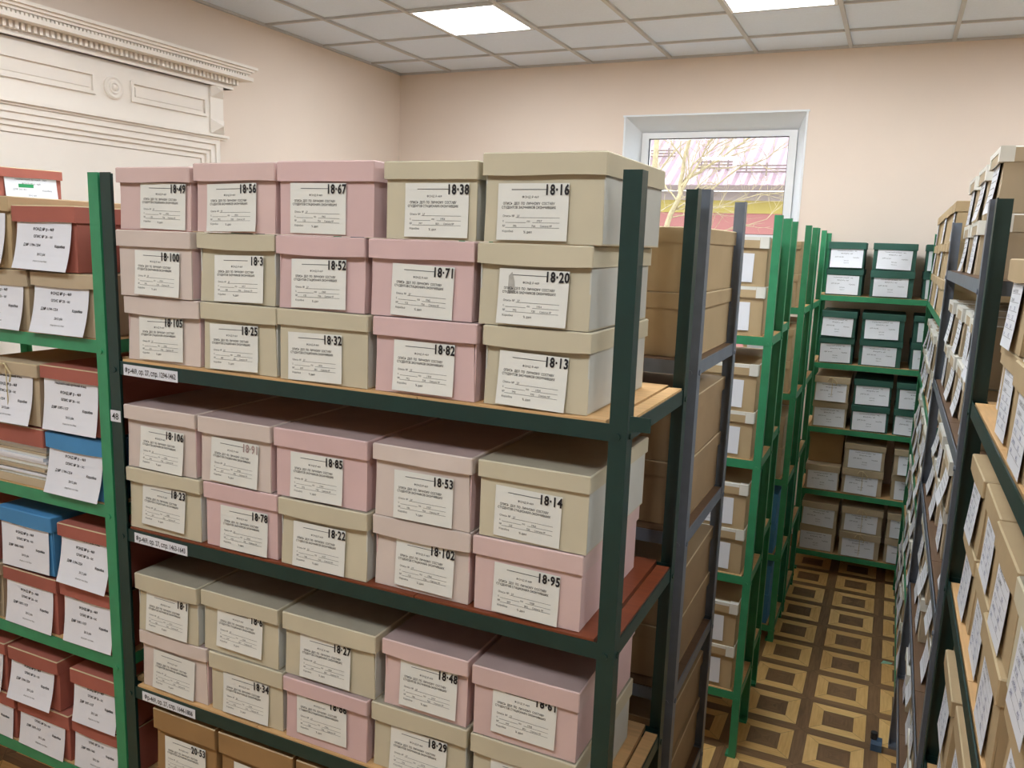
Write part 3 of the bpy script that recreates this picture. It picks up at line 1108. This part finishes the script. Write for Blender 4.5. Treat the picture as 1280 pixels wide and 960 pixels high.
SH5 = ['top', 'second', 'third', 'fourth', 'bottom']
BS = [1.787, 1.292, .805, .295]
FB = (RB - W, -2.80, 0.0)
rack(FB, W, .33, 2.25, BS, 'lightgreen', 'light green rack in front of the window, first across the far aisle', fl=.030)
ends = ['aisle end column', 'second column from aisle']
column(FB, BS, [(W - .30, W - .040), (W - .57, W - .310)], 2, .190, 'kraft', 'first green rack', 'white edged kraft boxes on the first green rack', form='narrow', tape=True,
       colname=ends, lx=-.012, lz=.072, hl=.042, var=0, d=.31)
FC = (RB - W - .014, -2.45, 0.0)
CS = [1.800, 1.310, .860, .300]
rack(FC, W, .33, 2.25, CS, 'lightgreen', 'light green rack standing right behind the first one', fl=.030)
column(FC, CS, [(W - .30, W - .036)], 2, .178, 'tan', 'second green rack', 'tan boxes on the second green rack', form='narrow', colname=ends, d=.31)
FDD = (RB - W, -1.635, 0.0)
DDS = [1.835, 1.385, .920, .497, .090]
rack(FDD, W, .38, 2.25, DDS, 'lightgreen', 'light green rack with blue boxes at its end, third across the aisle', fl=.030)
column(FDD, DDS, [(W - .30, W - .040)], 2, .168, lambda s, c_, r: ('kraft', 'kraft', 'tan', 'blue', 'blue')[s], 'third green rack', 'boxes on the third green rack', form='sheet', colname=ends, d=.36)
FE = (RB - W + .004, -1.205, 0.0)
rack(FE, W, .49, 2.25, [1.835, 1.395, .955, .520, .090], 'lightgreen', 'light green rack nearest to the green boxes, last before the far wall rack', fl=.030)
column(FE, [1.835, 1.395, .955, .520, .090], [(W - .30, W - .030)], 2, .165, lambda s, c_, r: ('tan', 'tan', 'kraft', 'tan', 'blue')[s], 'last green rack', 'boxes on the last green rack', form='sheet', colname=ends, d=.42)

# ---- far rack against the back wall --------------------------------------------------------------
FF = (3.452, -.455, 0.0)
FS = [1.853, 1.417, .993, .569, .146]
rack(FF, 1.38, .42, 2.25, FS, 'lightgreen', 'light green rack of dark green boxes standing against the back wall', fl=.030)
colx = {0: [(3.496, 3.722), (3.758, 4.014), (4.055, 4.300)], 1: [(3.494, 3.714), (3.735, 3.992), (4.030, 4.285)], 2: [(3.490, 3.714), (3.728, 3.962), (3.976, 4.220)],
        3: [(3.486, 3.708), (3.712, 3.968), (4.008, 4.262)], 4: [(3.486, 3.722), (3.736, 3.994), (4.010, 4.264)]}
cn = ['left column', 'middle column', 'right column']
for s in range(5):
    for c in range(3):
        for r in range(2):
            if (s, c, r) == (3, 0, 1):
                continue
            green = s < 2 or (s == 2 and c > 0)
            x0, x1 = colx[s][c]
            col = 'green' if green else 'tan'
            st = (not green) and (s, c, r) in ((2, 0, 1), (4, 1, 1), (4, 1, 0), (3, 1, 0))
            archive_box(FF, x0 - FF[0], x1 - FF[0], .010 + rnd.uniform(0, .02), FS[s] + .168 * r, .168, col,
                        '%s box%s, %s row, %s, %s shelf of far wall rack' % (word(col), ' tied with string' if st else '', ('lower', 'upper')[r], cn[c], SH5[s]),
                        'dark green boxes on the far rack' if green else 'tan boxes on the far rack', d=.36, form='sheet', string=st, lz=.066)
archive_box(FF, 3.486 - FF[0], 3.71 - FF[0], .10, FS[3] + .168, .20, 'ochre', 'dark brown unlabelled box set back, fourth shelf of the far wall rack', 'tan boxes on the far rack', form=None, d=.30)

# ---- racks along the right-hand side, fronts to the aisle ------------------------------------------
R90 = -math.pi / 2
XF = 4.092
FRG = (XF, -.47, R90)
rack(FRG, 1.84, .46, 2.25, FS, 'lightgreen', 'light green rack along the right side, farthest from the viewer', fl=.030)
nth = lambda n: [ORD[i] + ' column from far end' for i in range(n)]
cols = [(.042 + .2505 * i, .288 + .2505 * i) for i in range(7)]
column(FRG, FS[:1], cols, 3, .163, lambda s, c_, r: 'kraft', 'far right green rack', 'boxes on the far right green rack', form=lambda s, c_, r: 'blue' if c_ in (0, 3, 6) else None, d=.40, colname=nth(7), front=.004)
for si in range(1, 5):
    for ci, (x0, x1) in enumerate(cols):
        for r in range(2):
            archive_box(FRG, x0, x1, rnd.uniform(.004, .020), FS[si] + .165 * r, .165, 'tan', 'tan box, %s row, %s, %s shelf, far right green rack' % (('lower', 'upper')[r], nth(7)[ci], SH5[si]),
                        'boxes on the far right green rack', form='hang' if (ci + r) % 2 else 'blue', tape=True, d=.40)
FRS = (XF - .008, -2.36, R90)
SS = [2.065, 1.632, 1.198, .765, .330]
rack(FRS, 1.50, .48, 2.25, SS, 'grey', 'slate grey rack along the right side between two green ones', board='darkboard', fl=.036)
cols4 = [(.070, .332), (.400, .662), (.740, 1.002), (1.100, 1.362)]
for si in range(5):
    cols = cols4 if si else [(.250, .512), (.640, .902), (1.100, 1.362)]
    for ci, (x0, x1) in enumerate(cols):
        for r in range(2):
            h = .160
            out = .030 + rnd.uniform(-.012, .008)
            x0, x1 = cols[ci][0] + rnd.uniform(-.03, .03) * (si > 0), 0
            x1 = x0 + .262
            archive_box(FRS, x0, x1, out, SS[si] + h * r, h, 'tan', 'tan box, %s row, %s, %s shelf, right grey rack' % (('lower', 'upper')[r], nth(4)[ci], SH5[si]),
                        'white edged boxes on the right grey rack', form=('hang', 'blue', 'hang')[(ci + r + si) % 3], tape=True, d=.40)
FRD = (XF, -3.885, R90)
RS = [1.785, 1.345, .865, .420]
rack(FRD, 1.66, .48, 2.25, RS, 'darkgreen', 'dark green rack of kraft boxes along the right side, nearest the viewer', fl=.036)
edges = {0: [(.045, .315), (.325, .585), (.598, .86), (.87, 1.13), (1.14, 1.40)], 1: [(.090, .352), (.358, .612), (.620, .880), (.888, 1.15), (1.16, 1.42)]}
for si in range(4):
    for ci, (x0, x1) in enumerate(edges[min(si, 1)]):
        for r in range(2):
            out = .012 + rnd.uniform(-.004, .008)
            if si == 0 and ci == 0:
                out = .045
            num = {(0, 1, 1): '20·23', (0, 1, 0): '26'}.get((si, ci, r))
            archive_box(FRD, x0, x1, out, RS[si] + .166 * r, .166, 'beige' if (si, ci, r) == (1, 3, 1) else 'kraft', ('beige' if (si, ci, r) == (1, 3, 1) else 'kraft') + ' box%s, %s row, %s, %s shelf, right dark rack' % (' marked ' + num.replace('·', '-') if num else '', ('lower', 'upper')[r], nth(5)[ci], SH[si]),
                        'kraft boxes on the right dark green rack', form='blue', number=num, num_mat='blue_ink', d=.40, lz=.068 if False else None)

# ---- small things on the floor ----------------------------------------------------------------------
b = MB()
b.add([(0, 0, .001), (.05, .012, .003), (.058, .034, .002), (.012, .030, .006)], [(0, 1, 2, 3)], 'scrap')
b.add([(0, 0, .0004), (.05, .012, .0014), (.058, .034, .0008), (.012, .030, .004)], [(3, 2, 1, 0)], 'scrap')
o = b.build('paper_scrap', None, (4.04, -1.60, 0))
tag(o, 'scrap of pale green paper on the parquet floor', 'paper')
sb = link('wheeled_stop', None, None, (4.035, -2.43, 0)); sb.empty_display_size = .03
tag(sb, 'small dark plastic foot block on the floor beside the grey rack', 'block')
b = MB(); b.prism([(-.03, 0), (.03, 0), (.03, .03), (.018, .042), (-.018, .042), (-.03, .03)], 'x', -.022, .022, 'bluebox'); b.build('block_body', sb)
b = MB(); b.cyl((-.012, .0, .042), 'z', .014, .030, 'caster', 12); b.build('peg', sb)

# ------------------------------------------------------------------ outside the window
b = MB(); b.box(-14, 18, .40, 30, -.3, -.05, 'ground'); o = struct('ground', b, 'grey yard outside the window')
bl = link('house', None, None, (1.0, 9.0, -.05)); bl.empty_display_size = .3
tag(bl, 'house with a red ribbed metal roof across the yard', 'house')
YB = 8.4
b = MB(); b.box(-9, 12, YB, YB + 6, -.05, 2.73, 'redwall'); sub(b, 'lower_wall', bl)
b = MB(); b.box(-9, 12, YB - .02, YB + 6, 2.73, 2.94, 'yellow'); sub(b, 'yellow_band', bl)
b = MB(); b.box(-9, 12, YB - .03, YB + 6, 2.94, 3.09, 'creamwall'); sub(b, 'frieze_band', bl)
b = MB(); b.box(-9.3, 12.3, YB - .48, YB - .36, 3.08, 3.16, 'gutter'); sub(b, 'gutter', bl)
b = MB()
vs, fs = [], []
nx = 21 * 20
for i in range(nx + 1):                            # trapezoidal ribs running up the slope
    x = -9.2 + 21.4 * i / nx
    h = .05 if (i % 4) in (1, 2) else 0
    vs += [(x, YB - .45, 3.13 + h), (x, YB + 4.2, 5.75 + h), (x, YB - .45, 3.10), (x, YB + 4.2, 5.72)]
for i in range(nx):
    k = 4 * i
    fs += [(k, k + 4, k + 5, k + 1), (k + 2, k + 3, k + 7, k + 6), (k, k + 2, k + 6, k + 4), (k + 1, k + 5, k + 7, k + 3)]
b.add(vs, fs, 'roof')
k = b.mi('roofshade')
for i in range(nx):
    if i % 4 == 2:  # one flank of each rib gets painted shade
        b.m[4 * i] = k
sub(b, 'roof', bl)
for x0, z0, x1 in ((-.9, .55, .1), (.6, .30, 1.2), (1.3, .22, 2.6)):           # snow guards on the roof
    b = MB()
    yy = YB - .45 + z0 * 1.77
    for k in range(3):
        b.cyl((x0, yy, 3.19 + z0 + .05 * k), 'x', .014, x1 - x0, 'gutter', 6)
    n = 4
    for k in range(n):
        xx = x0 + (x1 - x0) * (k + .5) / n
        b.box(xx - .012, xx + .012, yy - .012, yy + .012, 3.10 + z0, 3.33 + z0, 'gutter')
    sub(b, 'snow_guard', bl)


def tree(name, y, stem, limbs, seed, label, r0=.06):
    """stem and limbs are (x, z) polylines at about depth y; twigs branch off at random all round them"""
    bx0 = stem[0][0]
    root = link(name, None, None, (bx0, y, -.05)); root.empty_display_size = .2
    tag(root, label, 'tree', 'bare trees outside the window')
    r = random.Random(seed)

    def P(pl, dy):
        return [(px - bx0, dy * i / max(1, len(pl) - 1), pz + .05) for i, (px, pz) in enumerate(pl)]

    def fine(pl):                                  # more points, slightly wavering
        q = [Vector(p) for p in pl]
        out = [q[0]]
        for i in range(len(q) - 1):
            for t in (.33, .66, 1):
                p = q[i].lerp(q[i + 1], t)
                if t < 1:
                    p = p + Vector((r.uniform(-.02, .02), r.uniform(-.02, .02), r.uniform(-.02, .02)))
                out.append(p)
        return out
    tb, bb = MB(), MB()
    st = fine(P(stem, 0))
    tb.tube(st, [r0 * (1 - .72 * i / len(st)) for i in range(len(st))], 'bark', 8)

    def twig(p, d, ln, rr, dep):
        q = [p]
        for i in range(4):
            d = (d + Vector((r.uniform(-.25, .25), r.uniform(-.2, .2), r.uniform(-.15, .2)))).normalized()
            q.append(q[-1] + d * ln / 4)
        bb.tube(q, [rr, rr * .85, rr * .7, rr * .5, rr * .3], 'bark', 4)
        if dep:
            for k in (1, 2, 3):
                e = (d + Vector((r.uniform(-1, 1), r.uniform(-.5, .5), r.uniform(-.6, .8)))).normalized()
                twig(q[k], e, ln * r.uniform(.4, .7), rr * .6, dep - 1)
    for pl, rr in limbs:
        q = fine(P(pl, r.uniform(-.5, .5)))
        n = len(q)
        bb.tube(q, [.75 * rr * (1 - .7 * i / n) for i in range(n)], 'bark', 6)
        for i in range(1, n):
            d = (q[i] - q[i - 1]).normalized()
            for _ in range(2):
                e = (d * .7 + Vector((r.uniform(-.9, .9), r.uniform(-.6, .6), r.uniform(-.5, .8)))).normalized()
                twig(q[i], e, r.uniform(.25, .6), rr * .28, 1)
    tb.build('trunk', root)
    bb.build('branches', root)


tree('bare_tree', 4.6, [(.80, -.05), (.92, 1.2), (1.15, 2.43), (1.29, 2.80), (1.31, 3.22), (1.42, 3.60), (1.46, 4.3)],
     [([(1.30, 2.90), (1.62, 3.16), (2.01, 3.44), (2.4, 3.9)], .026), ([(1.62, 2.80), (2.03, 3.13), (2.21, 3.17), (2.55, 3.35)], .015),
      ([(1.30, 2.82), (1.56, 3.32), (1.72, 3.6), (1.8, 4.2)], .024), ([(1.25, 2.72), (1.01, 2.97), (.85, 3.30)], .014),
      ([(1.26, 2.62), (1.62, 2.80)], .018), ([(1.24, 2.60), (1.81, 2.65), (2.38, 2.73)], .011), ([(1.18, 2.50), (1.61, 2.61), (2.09, 2.78), (2.56, 2.88)], .012),
      ([(1.29, 2.86), (1.38, 3.17), (1.65, 3.45), (1.7, 3.9)], .018), ([(1.31, 3.2), (1.12, 3.5), (1.0, 4.0)], .016), ([(1.05, 2.0), (1.7, 2.3), (2.4, 2.5)], .014)],
     12, 'bare pale barked tree forking in the middle of the window view', .045)
tree('bare_tree', 6.3, [(.55, -.05), (.56, 1.5), (.50, 2.6), (.46, 3.3), (.50, 4.6)],
     [([(.47, 3.1), (.8, 3.6), (.95, 4.2)], .02), ([(.48, 2.9), (.1, 3.4), (-.1, 4.0)], .02), ([(.50, 2.6), (.95, 2.9), (1.3, 3.3)], .014)],
     5, 'bare slender tree at the left edge of the window view', .085)
